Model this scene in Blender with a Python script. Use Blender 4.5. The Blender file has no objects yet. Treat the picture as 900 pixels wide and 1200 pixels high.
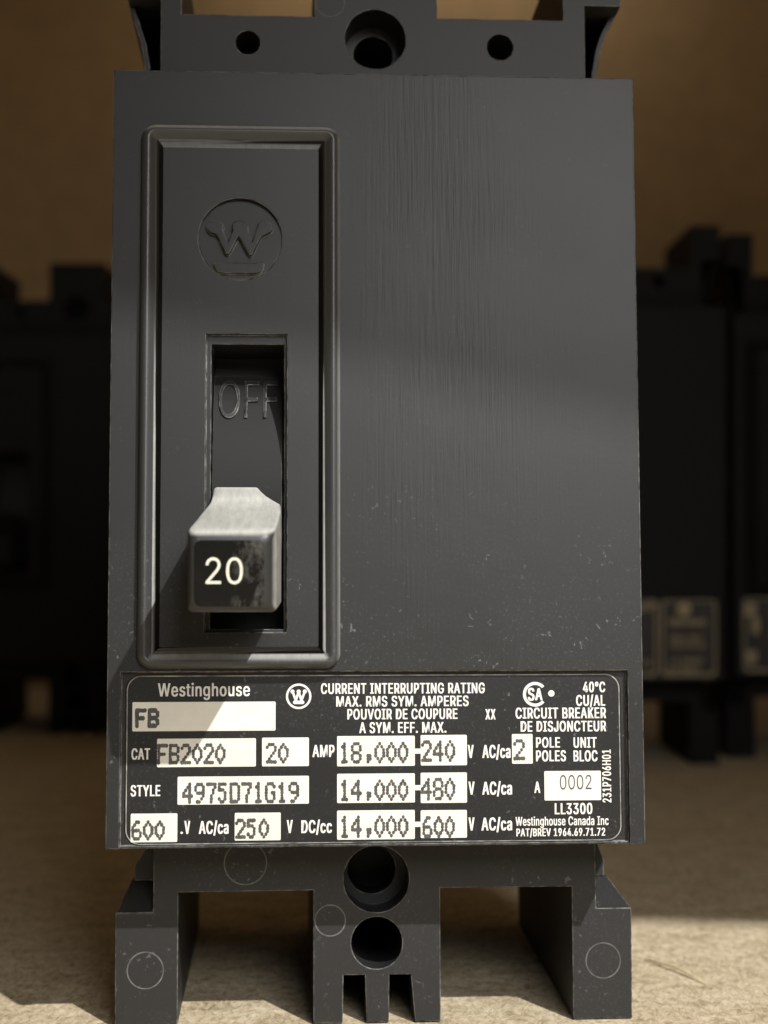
import bpy, bmesh, math, random
from mathutils import Matrix, Vector
random.seed(7)
S = bpy.context.scene
COL = S.collection
MM = 0.001
PI = math.pi

# ------------------------------------------------------------------ camera
cam_d = bpy.data.cameras.new('camera')
cam = bpy.data.objects.new('camera', cam_d); COL.objects.link(cam)
cam_d.sensor_fit = 'VERTICAL'; cam_d.sensor_height = 36.0; cam_d.sensor_width = 27.0
cam_d.lens = 57.42
cam_d.clip_start = 0.005; cam_d.clip_end = 20
cam.location = (0, 0, 0.0676)
cam.rotation_euler = (math.radians(90.45), 0, 0)
cam_d.dof.use_dof = True
cam_d.dof.focus_distance = 0.214
cam_d.dof.aperture_fstop = 20.0
S.camera = cam

# ------------------------------------------------------------------ world + lamps
W = bpy.data.worlds.new('World'); S.world = W; W.use_nodes = True
W.node_tree.nodes['Background'].inputs[0].default_value = (0.90, 0.95, 1.0, 1)
W.node_tree.nodes['Background'].inputs[1].default_value = 0.05
S.view_settings.view_transform = 'Standard'; S.view_settings.look = 'None'
S.view_settings.exposure = 0.0; S.view_settings.gamma = 1.0

def aim(o, target):
    d = Vector(target) - o.location
    o.rotation_euler = d.to_track_quat('-Z', 'Y').to_euler()

KEY_DIR = Vector((-0.71, 1.0, -1.21)).normalized()
key_d = bpy.data.lights.new('key_lamp', 'SPOT')
key = bpy.data.objects.new('key_lamp', key_d); COL.objects.link(key)
key.location = Vector((0.0, 0.22, 0.06)) - KEY_DIR * 1.6
aim(key, (0.0, 0.22, 0.06))
key_d.energy = 150; key_d.color = (1.0, 0.99, 0.965)
key_d.shadow_soft_size = 0.011; key_d.spot_size = math.radians(40); key_d.spot_blend = 0.2

fill_d = bpy.data.lights.new('fill_lamp', 'AREA')
fill = bpy.data.objects.new('fill_lamp', fill_d); COL.objects.link(fill)
fill_d.shape = 'RECTANGLE'; fill_d.size = 0.17; fill_d.size_y = 0.15
fill.location = (0.11, -0.12, 0.225)
aim(fill, (0.005, 0.22, 0.062))
fill_d.spread = math.radians(57)
fill_d.energy = 0.082; fill_d.color = (1.0, 0.995, 0.985)
# added lamp with no seen source, brightens the top of the cardboard
helper_lamp_d = bpy.data.lights.new('wall_helper_lamp', 'AREA')
wall_lamp = bpy.data.objects.new('wall_helper_lamp', helper_lamp_d); COL.objects.link(wall_lamp)
helper_lamp_d.shape = 'RECTANGLE'; helper_lamp_d.size = 0.16; helper_lamp_d.size_y = 0.03
wall_lamp.location = (0.02, 0.635, 0.322); helper_lamp_d.energy = 0.036; helper_lamp_d.color = (1.0, 0.93, 0.82)
aim(wall_lamp, (0.02, 0.68, 0.22))

# ------------------------------------------------------------------ node helpers
class NT:
    def __init__(s, name):
        s.m = bpy.data.materials.new(name); s.m.use_nodes = True
        s.t = s.m.node_tree; s.t.nodes.clear()
        s.out = s.t.nodes.new('ShaderNodeOutputMaterial')
        s.b = s.t.nodes.new('ShaderNodeBsdfPrincipled')
        s.t.links.new(s.b.outputs[0], s.out.inputs[0])
        s.co = s.t.nodes.new('ShaderNodeTexCoord').outputs['Object']
    def n(s, typ, **kw):
        nd = s.t.nodes.new('ShaderNode' + typ)
        for k, v in kw.items():
            if hasattr(nd, k): setattr(nd, k, v)
        return nd
    def link(s, a, b): s.t.links.new(a, b)
    def scale(s, v, src=None):
        m = s.n('Mapping'); m.inputs['Scale'].default_value = v
        s.link(src or s.co, m.inputs[0]); return m.outputs[0]
    def noise(s, scale, detail=3, rough=0.55, co=None, dist=0.0):
        nd = s.n('TexNoise'); nd.inputs['Scale'].default_value = scale
        nd.inputs['Detail'].default_value = detail; nd.inputs['Roughness'].default_value = rough
        nd.inputs['Distortion'].default_value = dist
        s.link(co or s.co, nd.inputs['Vector']); return nd.outputs[0]
    def ramp(s, src, stops):
        r = s.n('ValToRGB'); e = r.color_ramp.elements
        while len(e) > len(stops): e.remove(e[-1])
        while len(e) < len(stops): e.new(0.5)
        for el, (p, c) in zip(e, stops):
            el.position = p; el.color = (c, c, c, 1) if not hasattr(c, '__len__') else (*c, 1)
        s.link(src, r.inputs[0]); return r.outputs[0]
    def math(s, op, a, b=None, clamp=False):
        nd = s.n('Math'); nd.operation = op; nd.use_clamp = clamp
        for i, v in enumerate((a, b)):
            if v is None: continue
            if isinstance(v, (int, float)): nd.inputs[i].default_value = v
            else: s.link(v, nd.inputs[i])
        return nd.outputs[0]
    def mix(s, fac, a, b):
        nd = s.n('Mix'); nd.data_type = 'RGBA'
        for i, v in ((0, fac), (6, a), (7, b)):
            if isinstance(v, (int, float)): nd.inputs[i].default_value = v
            elif isinstance(v, tuple): nd.inputs[i].default_value = (*v, 1)
            else: s.link(v, nd.inputs[i])
        return nd.outputs[2]
    def bump(s, h, strength, dist, normal=None):
        nd = s.n('Bump'); nd.inputs['Strength'].default_value = strength
        nd.inputs['Distance'].default_value = dist
        s.link(h, nd.inputs['Height'])
        if normal: s.link(normal, nd.inputs['Normal'])
        return nd.outputs[0]
    def sep(s, v):
        nd = s.n('SeparateXYZ'); s.link(v, nd.inputs[0]); return nd.outputs

def plastic(name, base=(0.025, 0.0245, 0.0235), dust=0.5, streak=False, rough=0.5, bevel=0.25, edge=0.5, lit_dust=0.0, spec=0.5):
    k = NT(name)
    nrm = None
    bv = k.n('Bevel', samples=6); bv.inputs['Radius'].default_value = bevel * MM
    geo = k.n('NewGeometry')
    dot = k.n('VectorMath', operation='DOT_PRODUCT')
    k.link(bv.outputs[0], dot.inputs[0]); k.link(geo.outputs['Normal'], dot.inputs[1])
    edge_glint = k.ramp(dot.outputs['Value'], [(0.86, 1.0), (0.975, 0.0)])
    edge_glint = k.math('MULTIPLY', edge_glint, k.ramp(k.noise(700, 4, 0.7), [(0.38, 0.0), (0.62, 1.0)]))
    # fine dust specks, lint and a patchy grey film
    film = k.ramp(k.noise(90, 5, 0.65), [(0.35, 0.0), (0.75, 1.0)])
    fine = k.ramp(k.noise(2600, 3, 0.6), [(0.55, 0.0), (0.72, 1.0)])
    nz = k.n('TexNoise'); nz.inputs['Scale'].default_value = 900; k.link(k.co, nz.inputs['Vector'])
    wob = k.n('VectorMath', operation='SCALE'); wob.inputs['Scale'].default_value = 0.0028; k.link(nz.outputs['Color'], wob.inputs[0])
    jit = k.n('VectorMath', operation='ADD'); k.link(k.co, jit.inputs[0]); k.link(wob.outputs[0], jit.inputs[1])
    vo = k.n('TexVoronoi'); vo.inputs['Scale'].default_value = 760; k.link(jit.outputs[0], vo.inputs['Vector'])
    patch = k.ramp(k.noise(160, 3, 0.6), [(0.46, 0.0), (0.60, 1.0)])
    speck = k.math('MULTIPLY', k.ramp(vo.outputs['Distance'], [(0.09, 1.0), (0.2, 0.0)]), patch)
    vo2 = k.n('TexVoronoi'); vo2.inputs['Scale'].default_value = 130; k.link(jit.outputs[0], vo2.inputs['Vector'])
    big = k.math('MULTIPLY', k.ramp(vo2.outputs['Distance'], [(0.03, 1.0), (0.07, 0.0)]), k.ramp(vo2.outputs['Color'], [(0.62, 0.0), (0.64, 1.0)]))
    zz = k.sep(k.co)
    f1 = k.math('MULTIPLY', film, 0.012)
    f2 = k.math('MULTIPLY', k.math('MULTIPLY', fine, k.math('ADD', film, 0.15)), 0.12)
    f3 = k.math("MULTIPLY", speck, 0.3)
    low = k.ramp(k.math('MULTIPLY', zz[2], 7.0), [(0.34, 1.0), (0.52, 0.10)])  # dust fades out above the key light's edge, so the lit speckle is painted
    tot = k.math('MULTIPLY', k.math('MULTIPLY', low, k.math('ADD', k.math('ADD', f1, f2), f3)), dust)
    tot = k.math('ADD', tot, k.math('MULTIPLY', k.math('MULTIPLY', big, 0.3), dust), clamp=True)
    col = k.mix(tot, base, (0.42, 0.44, 0.47))
    col = k.mix(k.math('MULTIPLY', edge_glint, edge), col, (0.40, 0.39, 0.36))  # edge highlights painted in as pale lines broken up by noise
    if lit_dust:
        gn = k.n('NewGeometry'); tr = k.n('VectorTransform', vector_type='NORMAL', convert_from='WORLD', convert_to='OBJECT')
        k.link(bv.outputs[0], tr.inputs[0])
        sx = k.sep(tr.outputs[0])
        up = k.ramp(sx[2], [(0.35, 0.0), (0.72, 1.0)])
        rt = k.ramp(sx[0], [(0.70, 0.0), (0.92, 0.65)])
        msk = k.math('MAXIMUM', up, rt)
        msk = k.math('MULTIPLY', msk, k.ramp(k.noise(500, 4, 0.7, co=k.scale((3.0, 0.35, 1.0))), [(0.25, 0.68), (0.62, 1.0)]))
        col = k.mix(k.math('MULTIPLY', msk, lit_dust), col, (0.66, 0.65, 0.60))  # pale dust plus key highlights painted on up and right facing sides
    k.link(col, k.b.inputs['Base Color'])
    rg = k.ramp(k.noise(60, 4, 0.6), [(0.3, rough - 0.01), (0.7, rough + 0.01)])
    k.link(rg, k.b.inputs['Roughness'])
    k.b.inputs['Specular IOR Level'].default_value = spec
    h = k.noise(2000, 4, 0.65)
    nrm = k.bump(h, 0.16, 0.00006, bv.outputs[0])
    if streak:
        st = k.noise(1.0, 3, 0.6, co=k.scale((2100, 1, 90)))
        brk = k.ramp(k.noise(60, 3, 0.6), [(0.36, 0.0), (0.62, 1.0)])
        xr = k.ramp(k.math('ADD', k.math('MULTIPLY', zz[0], 22.0), 0.5), [(0.42, 0.12), (0.60, 1.0), (0.86, 1.0), (1.0, 0.25)])
        sh = k.math('MULTIPLY', st, k.math('MULTIPLY', brk, xr))
        nrm = k.bump(sh, 0.5, 0.00012, nrm)
    k.link(nrm, k.b.inputs['Normal'])
    return k.m

def simple(name, col, rough=0.5, var=0.0, vscale=300, spec=0.5, bumpd=0.0):
    k = NT(name)
    if var:
        f = k.ramp(k.noise(vscale, 4, 0.65), [(0.35, 0.0), (0.7, 1.0)])
        k.link(k.mix(f, col, tuple(c * (1 - var) for c in col)), k.b.inputs['Base Color'])
    else:
        k.b.inputs['Base Color'].default_value = (*col, 1)
    k.b.inputs['Roughness'].default_value = rough
    k.b.inputs['Specular IOR Level'].default_value = spec
    if bumpd:
        k.link(k.bump(k.noise(vscale * 3, 4), 0.6, bumpd), k.b.inputs['Normal'])
    return k.m

def board_mat(name, dark, mid, light):
    """particle board: pressed wood fibres, pale chips and dark pores"""
    k = NT(name)
    a = k.noise(900, 5, 0.7, co=k.scale((1.0, 0.55, 1.0)), dist=0.6)
    b = k.noise(240, 4, 0.6, co=k.scale((0.6, 1.0, 1.0)), dist=0.8)
    c = k.noise(2600, 3, 0.6)
    f = k.math('ADD', k.math('MULTIPLY', a, 0.55), k.math('ADD', k.math('MULTIPLY', b, 0.3), k.math('MULTIPLY', c, 0.15)))
    col = k.ramp(f, [(0.36, dark), (0.5, mid), (0.64, light)])
    k.link(col, k.b.inputs['Base Color'])
    k.b.inputs['Roughness'].default_value = 0.85; k.b.inputs['Specular IOR Level'].default_value = 0.2
    k.link(k.bump(f, 0.9, 0.0009), k.b.inputs['Normal'])
    return k.m

M_COVER = plastic('moulded black plastic brushed', base=(0.018, 0.0178, 0.0172), streak=True, dust=0.9, rough=0.43, edge=0.7, spec=0.40)
M_BASE = plastic('moulded black plastic', base=(0.022, 0.0215, 0.021), dust=0.6, spec=0.42, rough=0.48, edge=1.0)
M_RIM = plastic('moulded black rim with painted highlights', base=(0.045, 0.045, 0.045), dust=0.9, rough=0.38, edge=0.3, spec=0.6, lit_dust=0.48)  # paler than the cover, bead highlights painted into the colour
M_SKIRT = plastic('matt black skirt', base=(0.016, 0.0157, 0.015), dust=0.4, rough=0.62, edge=0.3, spec=0.22)
M_HANDLE = plastic('black handle with dust and painted light', base=(0.022, 0.022, 0.021), dust=0.7, rough=0.42, lit_dust=0.72, edge=0.35, bevel=0.3)  # dust and key light painted on its top and right side
M_FACE = None
M_LABEL = plastic('printed black label', base=(0.013, 0.0125, 0.012), dust=0.7, rough=0.45, edge=0.0, spec=0.35)
M_WHITE = simple('white label ink', (0.82, 0.80, 0.75), 0.55, 0.10, 900)
M_PANEL = simple('cream label panel', (0.81, 0.785, 0.695), 0.55, 0.12, 190)
M_STAMP = simple('grey stamped ink', (0.048, 0.046, 0.044), 0.6, -1.2, 1500)
M_RING = simple('scuffed grey moulding line', (0.16, 0.155, 0.145), 0.6, 0.6, 700)
M_LINE = simple('worn pale border line', (0.42, 0.40, 0.36), 0.6, 0.85, 420)
M_NUM = simple('pale yellow number paint', (0.80, 0.78, 0.64), 0.5, 0.08, 800)
M_HOLE_SHADE = simple('painted hole shade', (0.012, 0.012, 0.012), 0.5)  # shade down the holes put into the colour
M_GOLD = simple('tarnished label print', (0.42, 0.34, 0.19), 0.6, 0.3, 300)
M_FARLABEL = simple('dark brown far label', (0.016, 0.010, 0.008), 0.5, 0.3, 150)
M_FAR = plastic('black plastic darkened as far shade', base=(0.009, 0.0088, 0.0085), dust=0.12, rough=0.62, edge=0.15, spec=0.15)  # same plastic made darker, stands in for the shade at the back
M_BOARD = board_mat('particle board', (0.27, 0.20, 0.115), (0.55, 0.45, 0.30), (0.74, 0.64, 0.47))
M_CARD = simple('brown cardboard', (0.44, 0.295, 0.155), 0.85, 0.18, 120, 0.2, 0.0002)
M_WOOD = simple('pale wood fibre', (0.66, 0.53, 0.32), 0.8, 0.3, 700, 0.2)

def face_mat():
    k = NT('scuffed glossy black handle face')
    x, y, z = k.sep(k.co)
    n1 = k.noise(620, 6, 0.75, co=k.scale((1, 1, 0.6)))
    # scuffs gather on the right and at the lower edge of the face
    rx = k.ramp(k.math('ADD', k.math('MULTIPLY', x, 250.0), 4.95), [(0.30, 0.0), (0.55, 1.0)])
    sc = k.math('MULTIPLY', k.ramp(n1, [(0.47, 0.0), (0.66, 1.0)]), k.math('ADD', rx, 0.02))
    col = k.mix(k.math('MULTIPLY', sc, 0.13), (0.006, 0.006, 0.006), (0.50, 0.48, 0.42))
    k.link(col, k.b.inputs['Base Color'])
    k.link(k.math('ADD', k.math('MULTIPLY', sc, 0.35), 0.22), k.b.inputs['Roughness'])
    k.b.inputs['Specular IOR Level'].default_value = 0.25
    k.link(k.bump(n1, 0.25, 0.0001), k.b.inputs['Normal'])
    return k.m
M_FACE = face_mat()

# ------------------------------------------------------------------ mesh helpers
# everything of a breaker is built in its own millimetre frame: x right, y depth (0 = cover front), z up, then re-based on O
O = Vector((0.0, 30.0, -76.2))

def link_bm(name, bm, mat, parent, smooth=False, rebase=True):
    me = bpy.data.meshes.new(name)
    bmesh.ops.recalc_face_normals(bm, faces=bm.faces)
    if rebase:
        for v in bm.verts: v.co = (v.co - O) * MM
    bm.to_mesh(me); bm.free()
    if smooth:
        for p in me.polygons: p.use_smooth = True
    o = bpy.data.objects.new(name, me); COL.objects.link(o)
    me.materials.append(mat)
    if parent: o.parent = parent
    return o

def bm_box(bm, x0, x1, y0, y1, z0, z1):
    vs = [bm.verts.new((x, y, z)) for x in (x0, x1) for y in (y0, y1) for z in (z0, z1)]
    for f in ((0, 1, 3, 2), (4, 6, 7, 5), (0, 4, 5, 1), (2, 3, 7, 6), (0, 2, 6, 4), (1, 5, 7, 3)):
        bm.faces.new([vs[i] for i in f])
    return vs

def circle(cx, cz, r, n=48, a0=0, a1=2 * PI):
    full = abs(a1 - a0 - 2 * PI) < 1e-6
    m = n if full else n + 1
    return [(cx + r * math.cos(a0 + (a1 - a0) * i / n), cz + r * math.sin(a0 + (a1 - a0) * i / n)) for i in range(m)]

def rrect(x0, x1, z0, z1, r, n=8):
    p = []
    for cx, cz, a in ((x1 - r, z1 - r, 0), (x0 + r, z1 - r, PI / 2), (x0 + r, z0 + r, PI), (x1 - r, z0 + r, 1.5 * PI)):
        p += [(cx + r * math.cos(a + PI / 2 * i / n), cz + r * math.sin(a + PI / 2 * i / n)) for i in range(n + 1)]
    return p

def bm_prism(bm, loops, y0, y1):
    """flat outline(s) with holes, filled and given thickness between depths y0 and y1"""
    cu = bpy.data.curves.new('tmp', 'CURVE'); cu.dimensions = '2D'; cu.fill_mode = 'BOTH'
    cu.extrude = abs(y1 - y0) / 2
    for lp in loops:
        sp = cu.splines.new('POLY'); sp.points.add(len(lp) - 1); sp.use_cyclic_u = True
        for i, (x, z) in enumerate(lp): sp.points[i].co = (x, z, 0, 1)
    ob = bpy.data.objects.new('tmp', cu); COL.objects.link(ob)
    dg = bpy.context.evaluated_depsgraph_get()
    me = bpy.data.meshes.new_from_object(ob.evaluated_get(dg))
    ym = (y0 + y1) / 2
    key = {}; idx = []; new = []
    for v in me.vertices:
        k = (round(v.co.x, 4), round(v.co.y, 4), round(v.co.z, 4))
        if k not in key:
            key[k] = bm.verts.new((v.co.x, ym - v.co.z, v.co.y)); new.append(key[k])
        idx.append(key[k])
    for p in me.polygons:
        f = list(dict.fromkeys(idx[i] for i in p.vertices))
        if len(f) > 2:
            try: bm.faces.new(f)
            except ValueError: pass
    bpy.data.objects.remove(ob); bpy.data.curves.remove(cu); bpy.data.meshes.remove(me)
    return new

def bm_stroke(bm, pts, w, y0, y1, layer=[0]):
    """rounded ribbon along a polyline: one capsule per piece, each a hair nearer than the last"""
    for (ax, az), (bx, bz) in zip(pts[:-1], pts[1:]):
        a = math.atan2(bz - az, bx - ax); r = w / 2
        lp = [(ax + r * math.cos(a + PI / 2 + PI * i / 8), az + r * math.sin(a + PI / 2 + PI * i / 8)) for i in range(9)]
        lp += [(bx + r * math.cos(a - PI / 2 + PI * i / 8), bz + r * math.sin(a - PI / 2 + PI * i / 8)) for i in range(9)]
        layer[0] = (layer[0] + 1) % 6
        bm_prism(bm, [lp], y0 - 0.003 * layer[0], y1)

def find_font():
    # Blender's own bundled grotesque, with the built-in face as the fallback
    try: return bpy.data.fonts.load(bpy.utils.system_resource('DATAFILES', path='fonts') + '/Inter.woff2')
    except Exception: return None
FONT = find_font()
def text_verts(s, depth=0.0, space=1.0):
    cu = bpy.data.curves.new('tmp', 'FONT'); cu.body = s; cu.size = 1.0; cu.extrude = depth
    if FONT: cu.font = FONT
    cu.resolution_u = 4; cu.space_character = space
    ob = bpy.data.objects.new('tmp', cu); COL.objects.link(ob)
    dg = bpy.context.evaluated_depsgraph_get()
    me = bpy.data.meshes.new_from_object(ob.evaluated_get(dg))
    bpy.data.objects.remove(ob); bpy.data.curves.remove(cu)
    return me
def bm_text(bm, s, x0, x1, z0, z1, y, bold=0.1, depth=0.02, rot=False):
    """lettering fitted to a box: capitals fill z0..z1, the line fills x0..x1; bold = extra stroke width as a share of the cap height, struck over itself"""
    me = text_verts(s, depth / 2, 1.0 + bold * 1.3)
    ref = text_verts('H')
    rz0 = min(v.co.y for v in ref.vertices); rz1 = max(v.co.y for v in ref.vertices)
    mx0 = min(v.co.x for v in me.vertices); mx1 = max(v.co.x for v in me.vertices)
    b = bold * ((x1 - x0) if rot else (z1 - z0))
    offs = [(-b / 2, -b * 0.16), (b / 2, -b * 0.16), (0, 0), (-b / 2, b * 0.16), (b / 2, b * 0.16)] if bold else [(0, 0)]
    for q, (ou, ow) in enumerate(offs):
        new = [bm.verts.new(v.co) for v in me.vertices]
        for p in me.polygons: bm.faces.new([new[i] for i in p.vertices])
        for v in new:
            u = (v.co.x - mx0) / (mx1 - mx0); w = (v.co.y - rz0) / (rz1 - rz0); t = v.co.z
            if rot: v.co = (x1 - w * (x1 - x0) - ow, y - t - 0.002 * q, z0 + b / 2 + u * (z1 - z0 - b) + ou)
            else: v.co = (x0 + b / 2 + u * (x1 - x0 - b) + ou, y - t - 0.002 * q, z0 + w * (z1 - z0) + ow)
    bpy.data.meshes.remove(me); bpy.data.meshes.remove(ref)

DOTS = {
 '0': '.XX.. X..X. X..X. X..X. X..X. X..X. .XX..', '1': '..X.. .XX.. ..X.. ..X.. ..X.. ..X.. .XXX.',
 '2': '.XXX. X...X ....X ...X. ..X.. .X... XXXXX', '4': '...X. ..XX. .X.X. X..X. XXXXX ...X. ...X.',
 '5': 'XXXX. X.... XXX.. ...X. ...X. X..X. .XX..', '6': '..XX. .X... X.... XXXX. X...X X...X .XXX.',
 '7': 'XXXXX ....X ...X. ...X. ..X.. ..X.. ..X..', '8': '.XXX. X...X X...X .XXX. X...X X...X .XXX.',
 '9': '.XXX. X...X X...X .XXXX ....X ...X. .XX..', 'F': 'XXXXX X.... X.... XXXX. X.... X.... X....',
 'B': 'XXXX. X...X X...X XXXX. X...X X...X XXXX.', 'D': 'XXXX. X...X X...X X...X X...X X...X XXXX.',
 'G': '.XXX. X...X X.... X..XX X...X X...X .XXX.', ',': '..... ..... ..... ..... ..XX. ..XX. ..X..'}
DOTS['0'] = '..X.. .X.X. X...X X...X X...X .X.X. ..X..'
def bm_dots(bm, s, x0, x1, z0, z1, y, fat=1.0):
    """dot-matrix stamping: every character a five by seven grid of small ink dots that run together"""
    n = len(s); cw = (x1 - x0) / (n - 0.16); r0 = 0.21 * fat; k = 0
    for i, ch in enumerate(s):
        rows = DOTS[ch].split()
        cx = x0 + i * cw; w = cw * 0.84
        for rr, row in enumerate(rows):
            for cc, c in enumerate(row):
                if c != 'X': continue
                px = cx + r0 * 0.6 + (w - r0 * 1.2) * cc / 4 + random.uniform(-.02, .02)
                pz = z1 - r0 * 0.6 - (z1 - z0 - r0 * 1.2) * rr / 6 + random.uniform(-.02, .02)
                k = (k + 1) % 9; r = r0 * random.uniform(0.9, 1.1)
                yy = y - 0.0015 * k
                vs = [bm.verts.new((px + r * math.cos(a * PI / 5), yy, pz + r * 1.2 * math.sin(a * PI / 5))) for a in range(10)]
                bm.faces.new(vs)

# ------------------------------------------------------------------ tags
def thing(name, label, cat, group=None, loc=(0, 0, 0), rot=(0, 0, 0)):
    o = bpy.data.objects.new(name, None); COL.objects.link(o); o.empty_display_size = 0.02
    o.location = loc; o.rotation_euler = rot
    return tag(o, label, cat, group)
def tag(o, label, cat, group=None):
    o['label'] = label; o['category'] = cat
    if group: o['group'] = group
    return o

# ------------------------------------------------------------------ the setting
bm = bmesh.new()
bm_box(bm, -1000, 1000, -420, 1000, -18, 0)
o = link_bm('floor', bm, M_BOARD, None, rebase=False); o.scale = (MM,) * 3
for v in o.data.vertices: v.co *= MM
o.scale = (1, 1, 1); o['kind'] = 'structure'
bm = bmesh.new()
bm_box(bm, -1000, 1000, 30, 1000, 330, 348)
for v in bm.verts: v.co *= MM
o = link_bm('unseen_overhead_shelf', bm, M_BOARD, None, rebase=False); o.rotation_euler = (0, 0, math.radians(-7)); o['kind'] = 'structure'  # shelf board overhead, out of view; its front edge cuts off the key lamp
bm = bmesh.new()
bm_box(bm, -700, 700, 680, 684, 0.2, 329.5)
for v in bm.verts: v.co *= MM
o = link_bm('back_panel', bm, M_CARD, None, rebase=False)
tag(o, 'brown cardboard panel upright behind the breakers', 'cardboard panel')

# ------------------------------------------------------------------ breaker pieces
WIN_O = (-22.55, -11.85, -23.65, 15.75)   # stepped opening round the handle
WIN_I = (-21.85, -12.25, -23.2, 14.5)
def rect(x0, x1, z0, z1): return [(x0, z0), (x1, z0), (x1, z1), (x0, z1)]
EMB = (-18.1, 28.5, 5.55)

def make_cover(parent, mat):
    bm = bmesh.new()
    outline = [(-35, -51.3), (-33.25, -51.3), (-33.25, -28.7), (33.0, -28.7), (33.0, -51.3), (35, -51.3), (35, 51.3), (-35, 51.3)]
    cx, cz, r = EMB
    bm_prism(bm, [outline, rect(*WIN_O), circle(cx, cz, r, 64)], 0.0, 1.1)
    bm_prism(bm, [rect(-34.97, 34.97, -51.27, 51.27), rect(*WIN_I)], 0.9, 12.6)
    # lip left under the label pocket
    bm_box(bm, -33.24, 32.99, 0.45, 0.95, -51.3, -51.0)
    return link_bm('cover', bm, mat, parent)

def make_emblem(parent, mat):
    """shallow round recess that runs out at its lower edge, with a raised crowned letter and bar"""
    cx, cz, r = EMB
    bm = bmesh.new()
    zb = cz - r * 0.93
    vs = bm_prism(bm, [circle(cx, cz, r - 0.01, 64)], 0.0, 0.3)
    for v in vs: v.co.y += max(-0.02, (v.co.z - zb) / (2 * r) * 0.85)
    first = set(vs)
    # crowned letter and bar, outlined in 1/100 of the roundel
    letter = [(205,290),(215,320),(240,345),(280,355),(300,380),(355,505),(375,510),(450,370),(530,515),(550,515),(620,370),(650,355),(690,335),(705,300),(690,265),(640,250),
              (600,262),(590,310),(548,425),(517,330),(520,298),(500,265),(450,250),(405,270),(400,310),(406,335),(366,425),(328,325),(335,290),(310,260),(260,250),(220,265)]
    bar = [(262,572),(268,600),(300,640),(350,652),(560,652),(612,640),(632,610),(638,572)]
    def pt(u, w): return (-18.1 + (u - 460) * 0.01757, 33.96 - (w - 84) * 0.01795)
    bm_prism(bm, [[pt(*p) for p in letter]], 0.0, 1.2)
    bm_prism(bm, [[pt(*p) for p in bar]], 0.35, 1.2)
    for v in bm.verts:
        if v in first: continue
        v.co.y += max(0.0, (v.co.z - zb) / (2 * r) * 0.85) - 0.95
    return link_bm('emblem', bm, mat, parent)

def make_rim(parent, mat):
    """raised bead round the handle field, swept along a rounded rectangle"""
    x0, x1, z0, z1 = -31.2, -4.85, -28.35, 43.7
    prof = [(0.0, 0.25), (0.03, -0.75), (0.22, -1.15), (0.55, -1.58), (0.85, -1.76), (1.1, -1.74), (1.4, -1.52), (1.8, -1.12), (2.15, -0.75), (2.5, -0.36), (2.9, 0.04)]
    bm = bmesh.new(); rings = []
    rc = 2.0; n = 10; base = []
    for cx, cz, a in ((x1 - rc, z1 - rc, 0), (x0 + rc, z1 - rc, PI / 2), (x0 + rc, z0 + rc, PI), (x1 - rc, z0 + rc, 1.5 * PI)):
        for i in range(n + 1):
            t = a + PI / 2 * i / n
            base.append((cx, cz, t))
    for cx, cz, t in base:
        ring = []
        dx, dz = math.cos(t), math.sin(t)
        for d, y in prof:
            if d <= rc: px, pz = cx + (rc - d) * dx, cz + (rc - d) * dz
            else:
                q = d - rc
                px = cx - q * (1 if dx > 0 else -1) * (1 if abs(dx) > 1e-6 else 0) * min(1, abs(dx) * 3)
                pz = cz - q * (1 if dz > 0 else -1) * (1 if abs(dz) > 1e-6 else 0) * min(1, abs(dz) * 3)
            ring.append(bm.verts.new((px, y, pz)))
        rings.append(ring)
    m = len(rings)
    for i in range(m):
        a, b = rings[i], rings[(i + 1) % m]
        for j in range(len(prof) - 1):
            try: bm.faces.new((a[j], a[j + 1], b[j + 1], b[j]))
            except ValueError: pass
    return link_bm('raised_rim', bm, mat, parent, smooth=True)

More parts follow.
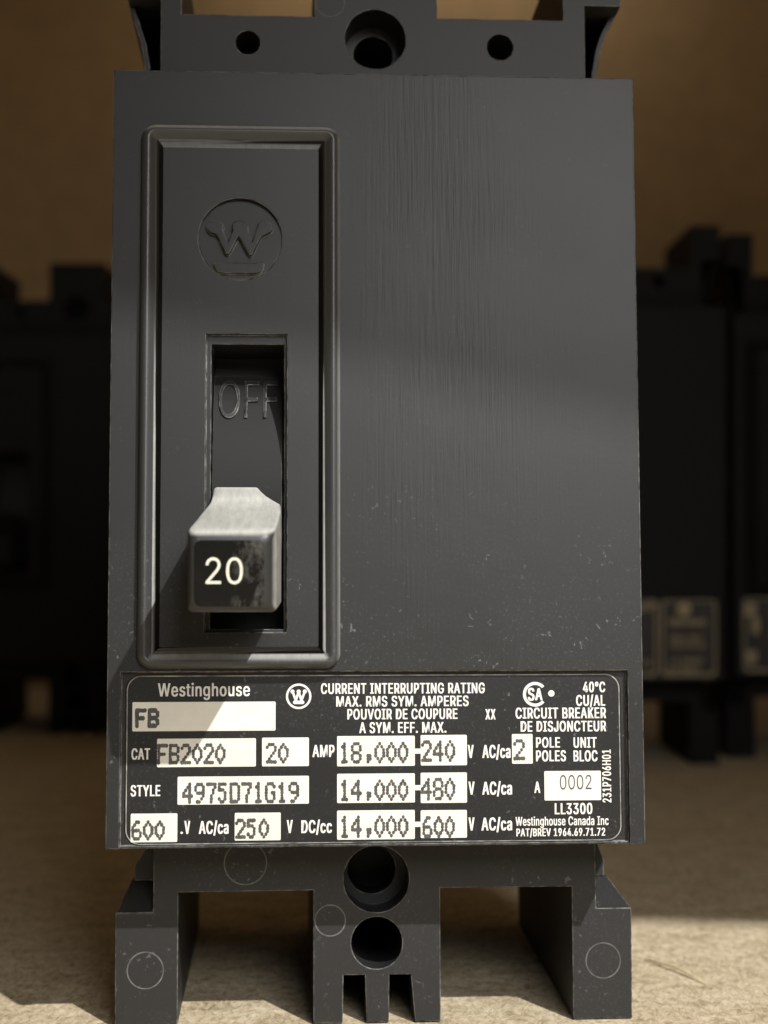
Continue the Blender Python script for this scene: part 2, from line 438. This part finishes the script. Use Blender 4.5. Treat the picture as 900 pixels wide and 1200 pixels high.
SK_C = (30.6, -7.0, 30.0)   # axis depth, axis height, radius of the curved skirt
def skirt_y(z, lift=0.0):
    return SK_C[0] - math.sqrt(max(1.0, (SK_C[2] + lift) ** 2 - (z - SK_C[1]) ** 2))
def tip(y, z):
    # the end of the handle is cut square to its own downward axis
    return y - (z + 16.5) * 0.13 * min(1.0, max(0.0, -y / 16.0))
def make_handle(parent, mat, face_mat, num_mat, detail=True):
    h_bm = bmesh.new()
    # loft from the slot outwards: (y, x0, x1, z0, z1, corner radius)
    secs = [(3.0, -21.5, -15.9, -18.6, -3.7, 0.5), (1.3, -21.5, -15.8, -18.7, -4.0, 0.5), (0.75, -21.55, -15.5, -18.9, -4.5, 0.6), (0.3, -21.6, -15.0, -19.0, -5.1, 0.6),
            (-0.2, -21.7, -14.3, -19.2, -5.75, 0.6), (-0.7, -21.85, -13.4, -19.4, -6.35, 0.6), (-1.3, -22.05, -12.6, -19.6, -6.9, 0.5),
            (-6, -22.6, -12.55, -20.2, -8.3, 0.5),
            (-12, -23.1, -12.8, -20.8, -9.9, 0.5), (-16.2, -23.55, -13.0, -21.2, -11.05, 0.5), (-17.4, -23.65, -13.06, -21.35, -11.4, 0.6),
            (-18.2, -23.55, -13.35, -21.3, -11.75, 0.8), (-18.75, -23.3, -13.85, -21.15, -12.25, 0.9), (-19.0, -22.95, -14.4, -20.85, -12.8, 0.9)]
    rings = []
    for y, x0, x1, z0, z1, r in secs:
        rings.append([h_bm.verts.new((x, tip(y, z), z)) for x, z in rrect(x0, x1, z0, z1, r, 5)])
    for a, b in zip(rings[:-1], rings[1:]):
        for i in range(len(a)):
            j = (i + 1) % len(a); h_bm.faces.new((a[i], a[j], b[j], b[i]))
    h_bm.faces.new(rings[-1]); h_bm.faces.new(rings[0])
    h = link_bm('toggle_handle', h_bm, mat, parent, smooth=True)
    md = h.modifiers.new('edge_split', 'EDGE_SPLIT'); md.split_angle = math.radians(38)
    # curved skirt that closes the slot
    bm = bmesh.new(); zs = [-19 + i * (11.2 + 19) / 40 for i in range(41)]
    fr = [[bm.verts.new((x, skirt_y(z), z)) for x in (-21.7, -12.5)] for z in zs]
    bk = [[bm.verts.new((x, skirt_y(z) + 1.2, z - 0.3 if z > 10 else z)) for x in (-21.7, -12.5)] for z in zs]
    for i in range(40):
        bm.faces.new((fr[i][0], fr[i][1], fr[i + 1][1], fr[i + 1][0]))
        bm.faces.new((fr[i][1], bk[i][1], bk[i + 1][1], fr[i + 1][1])); bm.faces.new((fr[i][0], fr[i + 1][0], bk[i + 1][0], bk[i][0]))
    bm.faces.new((fr[40][0], fr[40][1], bk[40][1], bk[40][0]))
    sk = link_bm('skirt', bm, M_SKIRT, h)
    if not detail: return h
    bm = bmesh.new()
    bm_text(bm, 'OFF', -21.0, -13.1, 5.0, 10.4, 0.0, bold=0.0, depth=0.55)
    for v in bm.verts: v.co.y += skirt_y(min(v.co.z, 10.6), 0.0)
    link_bm('raised_lettering', bm, M_BASE, h)
    bm = bmesh.new()
    bm_prism(bm, [rrect(-22.85, -14.5, -20.75, -12.9, 0.85, 6)], -19.04, -18.9)
    for v in bm.verts: v.co.y = tip(v.co.y, v.co.z)
    link_bm('front_face', bm, face_mat, h)
    bm = bmesh.new()
    bm_text(bm, '20', -21.45, -17.05, -18.05, -14.95, -19.07, bold=0.0, depth=0.03)
    for v in bm.verts: v.co.y = tip(v.co.y, v.co.z)
    link_bm('number', bm, num_mat, h)
    return h

def make_base(parent, mat, sole_slope):
    bm = bmesh.new()
    B = -76.2
    out = [(-34.8, B), (-26.45, B), (-26.45, -58.6), (-8.15, -58.5), (-8.15, B), (-4.2, B), (-4.1, -69.9), (-1.15, -69.9), (-0.95, B),
           (2.05, B), (2.15, -69.9), (5.1, -69.9), (5.65, B), (9.12, B), (9.12, -58.4), (27.3, -58.4), (27.3, B), (35.4, B), (35.5, -61.4), (30.6, -61.4),
           (30.7, 66.3), (36.0, 66.3), (36.0, 76), (27.6, 76), (27.6, 64.0), (9.45, 64.0), (9.45, 76), (-8.05, 76), (-8.05, 63.9), (-26.9, 63.9), (-26.9, 76),
           (-34.7, 76), (-34.7, 66.6), (-29.8, 66.6), (-29.8, -61.2), (-34.85, -61.2)]
    holes = [circle(0.6, 60.75, 4.35), circle(0.42, -57.1, 4.5), circle(0.45, -65.65, 3.5), circle(-17.5, 59.9, 1.75, 28), circle(18.45, 59.9, 1.9, 28)]
    bm_prism(bm, [out] + holes, 12.0, 54.0)
    low = [(-32, B)] + out[1:16] + [(27.3, B), (32.6, B), (32.6, 50), (29.5, 60), (-28.5, 60), (-32, 50)]
    bm_prism(bm, [low], 53.9, 65.0)
    for s in (-1, 1):
        x0, x1, xr = (30.2, 35.45, 33.1) if s > 0 else (-29.4, -34.8, -33.2)
        # sloping shoulder on top of each lower foot, wing strip behind it
        z0 = -61.42
        a = [(x0, 12.03, z0), (x1, 12.03, z0), (xr, 17.5, -57.6), (x0, 17.5, -57.6), (x0, 53, z0), (x1, 53, z0), (xr, 53, -57.6), (x0, 53, -57.6)]
        v = [bm.verts.new(c) for c in a]
        for f in ((0, 1, 2, 3), (4, 5, 6, 7), (1, 5, 6, 2), (3, 2, 6, 7), (0, 4, 5, 1)): bm.faces.new([v[i] for i in f])
        lp = [(x0, -57.62), (xr - s * 0.4, -57.62), (xr - s * 0.35, -55.6), (x0 + s * 1.5, -52.8), (x0 + s * 1.4, -50.9), (x0, -50.9)]
        bm_prism(bm, [lp], 17.0, 53.0)
        xo = 35.9 if s > 0 else -34.6
        w = [(x0 + s * 2.7, 52), (x0 + s * 2.9, 57.5), (x0 + s * 3.5, 61), (x0 + s * 4.3, 63.5), (xo, 66.2)]
        bm_prism(bm, [w + [(x - s * 0.7, z) for x, z in reversed(w)]], 16.0, 53.8)
        bm_prism(bm, [[(x0, 50), (x0 + s * 2.5, 50), (xo, 66.25), (x0, 66.25)]], 46.0, 53.6)
    for v in bm.verts:
        if v.co.z < -75: v.co.z += (v.co.y - 12.0) * sole_slope
    o = link_bm('base', bm, mat, parent)
    # blind ends of the bored holes, near-black to paint the shade inside
    for cx, cz, r, y in ((0.6, 60.75, 4.4, 30), (0.42, -57.1, 4.55, 30), (0.45, -65.65, 3.55, 44), (-17.5, 59.9, 1.8, 20), (18.45, 59.9, 1.95, 20)):
        bm = bmesh.new(); bm_prism(bm, [circle(cx, cz, r + 0.05)], y, y + 2)
        link_bm('hole_shade', bm, M_HOLE_SHADE, o)
    # stepped seats in the two largest bores
    for lp in ([circle(0.6, 60.75, 4.4), circle(0.6, 60.9, 2.9)], [circle(0.42, -57.1, 4.54), circle(0.1, -56.7, 3.4)]):
        bm = bmesh.new(); bm_prism(bm, lp, 19, 26)
        link_bm('bore_seat', bm, mat, o)
    return o

def make_marks(base):
    for cx, cz, r in ((-5.85, 66.0, 2.15), (-5.88, -62.6, 2.15), (-17.4, -54.8, 2.95), (-30.8, -68.9, 2.5), (31.5, -68.45, 2.45)):
        bm = bmesh.new()
        bm_prism(bm, [circle(cx, cz, r, 56), circle(cx, cz, r - 0.17, 56)], 11.94, 12.2)
        link_bm('moulding_ring', bm, M_RING, base)

TEXT = [("Westinghouse",-28.55,-16.61,-31.87,-30.20),("CAT",-31.88,-29.48,-39.98,-38.57),("STYLE",-31.94,-28.12,-44.68,-43.29),
 ("V",-25.00,-24.25,-49.54,-47.91),("AC/ca",-23.14,-19.30,-49.55,-47.95),("V",-11.79,-11.02,-49.55,-47.92),("DC/cc",-9.91,-5.93,-49.57,-47.97),
 ("AMP",-8.48,-5.59,-39.81,-38.29),("CURRENT INTERRUPTING RATING",-7.37,14.17,-31.64,-30.30),("MAX. RMS SYM. AMPERES",-5.37,12.02,-33.31,-31.98),
 ("POUVOIR DE COUPURE",-3.92,10.54,-34.98,-33.65),("X",14.22,14.86,-35.08,-33.75),("X",14.92,15.56,-35.08,-33.75),("A SYM. EFF. MAX.",-2.36,9.07,-36.76,-35.39),
 ("40°C",27.18,30.16,-31.58,-30.25),("CU/AL",26.25,30.13,-33.36,-31.98),("CIRCUIT BREAKER",18.20,30.22,-34.99,-33.61),
 ("DE DISJONCTEUR",18.86,30.20,-36.70,-35.36),("POLE",20.87,24.05,-38.79,-37.48),("UNIT",25.84,28.92,-38.83,-37.51),("POLES",20.85,24.82,-40.57,-39.19),
 ("BLOC",25.82,29.01,-40.61,-39.22),("V",11.85,12.64,-40.07,-38.41),("AC/ca",13.76,17.50,-40.08,-38.44),("V",11.92,12.72,-44.82,-43.17),
 ("AC/ca",13.72,17.66,-44.84,-43.21),("V",11.89,12.68,-49.45,-47.80),("AC/ca",13.57,17.62,-49.46,-47.85),("A",20.58,21.38,-44.67,-43.24),
 ("LL3300",23.25,28.23,-47.46,-46.06),("Westinghouse Canada Inc",18.06,30.36,-48.90,-47.78),("PAT/BREV 1964.69.71.72",18.16,29.88,-50.28,-49.29)]
# cream panels: box, stamped figures, figure box
PANELS = [((-31.81,-13.27,-36.37,-32.61),'FB',(-31.37,-28.42,-35.82,-33.53)),((-28.58,-15.81,-40.99,-37.34),'FB2020',(-28.50,-19.79,-40.55,-38.09)),
 ((-15.02,-8.93,-40.98,-37.28),'20',(-14.47,-11.59,-40.54,-38.03)),((-25.91,-8.92,-45.82,-42.23),'4975D71G19',(-25.25,-10.25,-45.61,-43.10)),
 ((-31.89,-25.90,-50.56,-46.91),'600',(-31.75,-27.53,-50.23,-47.88)),((-18.52,-12.57,-50.47,-46.92),'250',(-18.40,-14.12,-50.14,-47.78)),
 ((-5.26,4.91,-41.05,-37.14),'18,000',(-4.93,4.01,-40.61,-38.02)),((-5.26,4.89,-45.78,-42.01),'14,000',(-4.93,3.99,-45.45,-42.88)),
 ((-5.27,4.86,-50.49,-46.74),'14,000',(-4.93,3.97,-50.16,-47.51)),((5.67,11.75,-41.02,-37.07),'240',(5.79,10.18,-40.47,-37.84)),
 ((5.65,11.72,-45.87,-41.95),'480',(5.76,10.14,-45.43,-42.71)),((5.63,11.68,-50.38,-46.80),'600',(5.90,10.05,-50.27,-47.67)),
 ((17.69,20.43,-40.88,-37.01),'2',(17.95,19.35,-40.33,-37.78)),((21.92,29.42,-45.68,-41.86),'0002',(23.96,28.17,-44.26,-42.40))]

def make_label(parent):
    Y = 0.84
    bm = bmesh.new()
    lab = rrect(-32.7, 32.2, -50.98, -29.05, 2.0, 10)
    bm_prism(bm, [lab], Y, 0.95)
    L = link_bm('rating_label', bm, M_LABEL, parent)
    bm = bmesh.new()
    bm_prism(bm, [rrect(-32.55, 32.05, -50.9, -29.2, 1.9, 10), rrect(-32.42, 31.92, -50.77, -29.33, 1.8, 10)], Y - 0.012, Y + 0.02)
    link_bm('border_line', bm, M_LINE, L)
    bm = bmesh.new()
    for s, x0, x1, z0, z1 in TEXT:
        serif = s.startswith('Westing')
        bm_text(bm, s, x0, x1, z0, z1, Y - 0.012, bold=0.06 if serif else 0.08)
    bm_text(bm, '231P706H01', 29.62, 30.75, -46.0, -39.1, Y - 0.012, bold=0.07, rot=True)
    for z in (-39.15, -43.88, -48.6):
        bm_box(bm, 4.88, 5.70, Y - 0.02, Y + 0.02, z - 0.33, z + 0.33)
    bm_prism(bm, [circle(-25.35, -49.4, 0.16, 10)], Y - 0.02, Y + 0.02)
    link_bm('white_lettering', bm, M_WHITE, L)
    # ringed crown emblem
    bm = bmesh.new()
    cx, cz = -10.27, -31.95
    bm_prism(bm, [circle(cx, cz, 1.66, 48), circle(cx, cz, 1.38, 48)], Y - 0.02, Y + 0.02)
    bm_stroke(bm, [(cx - .80, cz + .62), (cx - .36, cz - .55), (cx, cz + .62), (cx + .36, cz - .55), (cx + .80, cz + .62)], 0.30, Y - 0.02, Y + 0.02)
    for q, dx in enumerate((-.80, 0, .80)):
        bm_prism(bm, [circle(cx + dx, cz + .62, .27, 16)], Y - 0.045 - 0.002 * q, Y)
    bm_stroke(bm, [(cx - .52, cz - .78), (cx + .52, cz - .78)], 0.46, Y - 0.045, Y)
    link_bm('printed_emblem', bm, M_WHITE, L)
    # certification roundel: open ring with two letters in it
    bm = bmesh.new()
    cx, cz = 20.83, -31.83
    bm_prism(bm, [circle(cx, cz, 1.62, 40, 0.72, 2 * PI - 0.72) + circle(cx, cz, 1.22, 40, 2 * PI - 0.72, 0.72)], Y - 0.02, Y + 0.02)
    bm_text(bm, 'S', cx - .98, cx - .08, cz - .80, cz + .80, Y - 0.012, bold=0.10)
    bm_text(bm, 'A', cx - .02, cx + .98, cz - .76, cz + .76, Y - 0.012, bold=0.10)
    bm_prism(bm, [circle(cx + 2.15, cz + .1, 0.42, 24)], Y - 0.02, Y + 0.02)
    link_bm('certification_mark', bm, M_WHITE, L)
    for box, s, t in PANELS:
        bm = bmesh.new()
        bm_prism(bm, [rrect(*box, 0.15, 3)], Y - 0.018, Y + 0.02)
        p = link_bm('blank_panel', bm, M_PANEL, L)
        bm = bmesh.new()
        if s == '0002': bm_text(bm, s, *t, Y - 0.035, bold=0.0, depth=0.01)
        else: bm_dots(bm, s, *t, Y - 0.030, 1.25 if s == 'FB' else 1.02)
        link_bm('stamped_figures', bm, M_STAMP, L)
    return L

def make_far_label(parent):
    """older label of the far breakers: dark sheet, tarnished frame lines and print"""
    Y = 0.84
    bm = bmesh.new(); bm_prism(bm, [rrect(-32.7, 33.0, -50.98, -29.05, 1.0, 5)], Y, 0.95)
    L = link_bm('rating_label', bm, M_FARLABEL, parent)
    bm = bmesh.new()
    for x0, x1 in ((-32, 16.2), (17.4, 32.5)):
        bm_prism(bm, [rrect(x0, x1, -50.2, -29.4, 1.5, 6), rrect(x0 + .45, x1 - .45, -49.5, -29.75, 1.3, 6)], Y - 0.012, Y + 0.02)
    link_bm('border_line', bm, M_GOLD, L)
    bm = bmesh.new()
    bm_prism(bm, [circle(23.6, -31.9, 1.9, 30)], Y - 0.02, Y)
    for s, x0, x1, z0, z1 in (("CIRCUIT BREAKER", 19.4, 29.6, -36.2, -34.6), ("POLE UNIT", 20, 28.8, -40.5, -39.1), ("POLES BLOC", 20, 29.5, -42.4, -41.1), ("LL3300", 20, 28.6, -47.0, -45.3), ("PAT/BREV", 19, 28, -49.3, -47.8), ("AMP", 9, 15.3, -32.4, -30.2), ("V AC", 10, 14.6, -47.3, -45.8)):
        bm_text(bm, s, x0, x1, z0, z1, Y - 0.012, bold=0.10)
    link_bm('tarnished_print', bm, M_GOLD, L)
    for x0, x1, z0, z1 in ((-31.5, -28.3, -34.4, -30.8), (-29.6, -27.6, -39.5, -34.8), (-31.2, -28.3, -47.9, -44.2), (-24, -12, -36, -32), (-24, -14, -41, -37.5), (-5, 6, -41, -37.3), (-5, 6, -46, -42.2), (-5, 6, -50, -46.8)):
        bm = bmesh.new(); bm_prism(bm, [rect(x0, x1, z0, z1)], Y - 0.015, Y)
        link_bm('blank_panel', bm, M_GOLD, L)
    return L

# ------------------------------------------------------------------ the breaker in front
# pose: turned 3.3 degrees, leaning back 4.3 degrees on a sole that sits flat on the board
YAW, LEAN, ROLL = 0.0582, -0.0757, 0.0013
R = Matrix.Rotation(YAW, 3, 'Z') @ Matrix.Rotation(ROLL, 3, 'Y') @ Matrix.Rotation(LEAN, 3, 'X')
T = Vector((-0.941, 215.644, 9.518 + 67.6))
root = thing('circuit_breaker', 'large sharp black circuit breaker in front, marked 20 on its handle, with cream label panels', 'circuit breaker')
root.location = (R @ O + T) * MM
root.rotation_euler = R.to_euler()
make_cover(root, M_COVER)
make_emblem(root, M_COVER)
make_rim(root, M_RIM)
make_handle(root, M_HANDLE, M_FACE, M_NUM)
make_label(root)
base = make_base(root, M_BASE, math.tan(0.0757))
make_marks(base)

# ------------------------------------------------------------------ the far breakers
def far_breaker(label):
    r = thing('circuit_breaker', label, 'circuit breaker', 'dim breakers in the background')
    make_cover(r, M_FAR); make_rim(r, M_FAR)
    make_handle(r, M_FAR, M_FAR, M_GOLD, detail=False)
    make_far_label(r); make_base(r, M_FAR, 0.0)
    return r
def copy_tree(o, parent=None, skip=()):
    c = o.copy(); COL.objects.link(c)
    if parent: c.parent = parent
    for ch in list(o.children):
        if ch.name.split('.')[0] not in skip: copy_tree(ch, c)
    return c
far0 = far_breaker('dim blurred breaker just right of the large one, tarnished label low on its front')
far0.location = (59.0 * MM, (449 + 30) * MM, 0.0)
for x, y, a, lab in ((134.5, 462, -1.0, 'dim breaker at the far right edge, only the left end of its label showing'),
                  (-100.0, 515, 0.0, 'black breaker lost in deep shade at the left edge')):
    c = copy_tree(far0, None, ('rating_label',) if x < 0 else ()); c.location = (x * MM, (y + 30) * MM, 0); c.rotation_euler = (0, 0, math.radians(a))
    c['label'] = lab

# ------------------------------------------------------------------ splinter on the board
def fibre(name, pts, r, label):
    cu = bmesh.new(); rings = []
    n = len(pts)
    for i, p in enumerate(pts):
        rr = r * (0.35 + 0.65 * math.sin(PI * (i + 0.35) / (n - 0.3)))
        d = Vector(pts[min(i + 1, n - 1)]) - Vector(pts[max(i - 1, 0)]); d.normalize()
        s = d.cross(Vector((0, 0, 1))).normalized(); u = s.cross(d)
        rings.append([cu.verts.new((Vector(p) + (s * math.cos(a) * rr * 1.5 + u * math.sin(a) * rr)) * MM) for a in [2 * PI * q / 7 for q in range(7)]])
    for a, b in zip(rings[:-1], rings[1:]):
        for i in range(7): cu.faces.new((a[i], a[(i + 1) % 7], b[(i + 1) % 7], b[i]))
    cu.faces.new(rings[0]); cu.faces.new(rings[-1])
    o = link_bm(name, cu, M_WOOD, None, smooth=True, rebase=False)
    return tag(o, label, 'wood splinter')
fibre('wood_splinter', [(40.4, 253.5, 0.3), (42.6, 250.2, 0.55), (44.2, 247.3, 0.75), (45.6, 244.5, 0.55), (47.3, 240.4, 0.3)], 0.17, 'pale wood splinter on the sunlit board right of the large breaker')
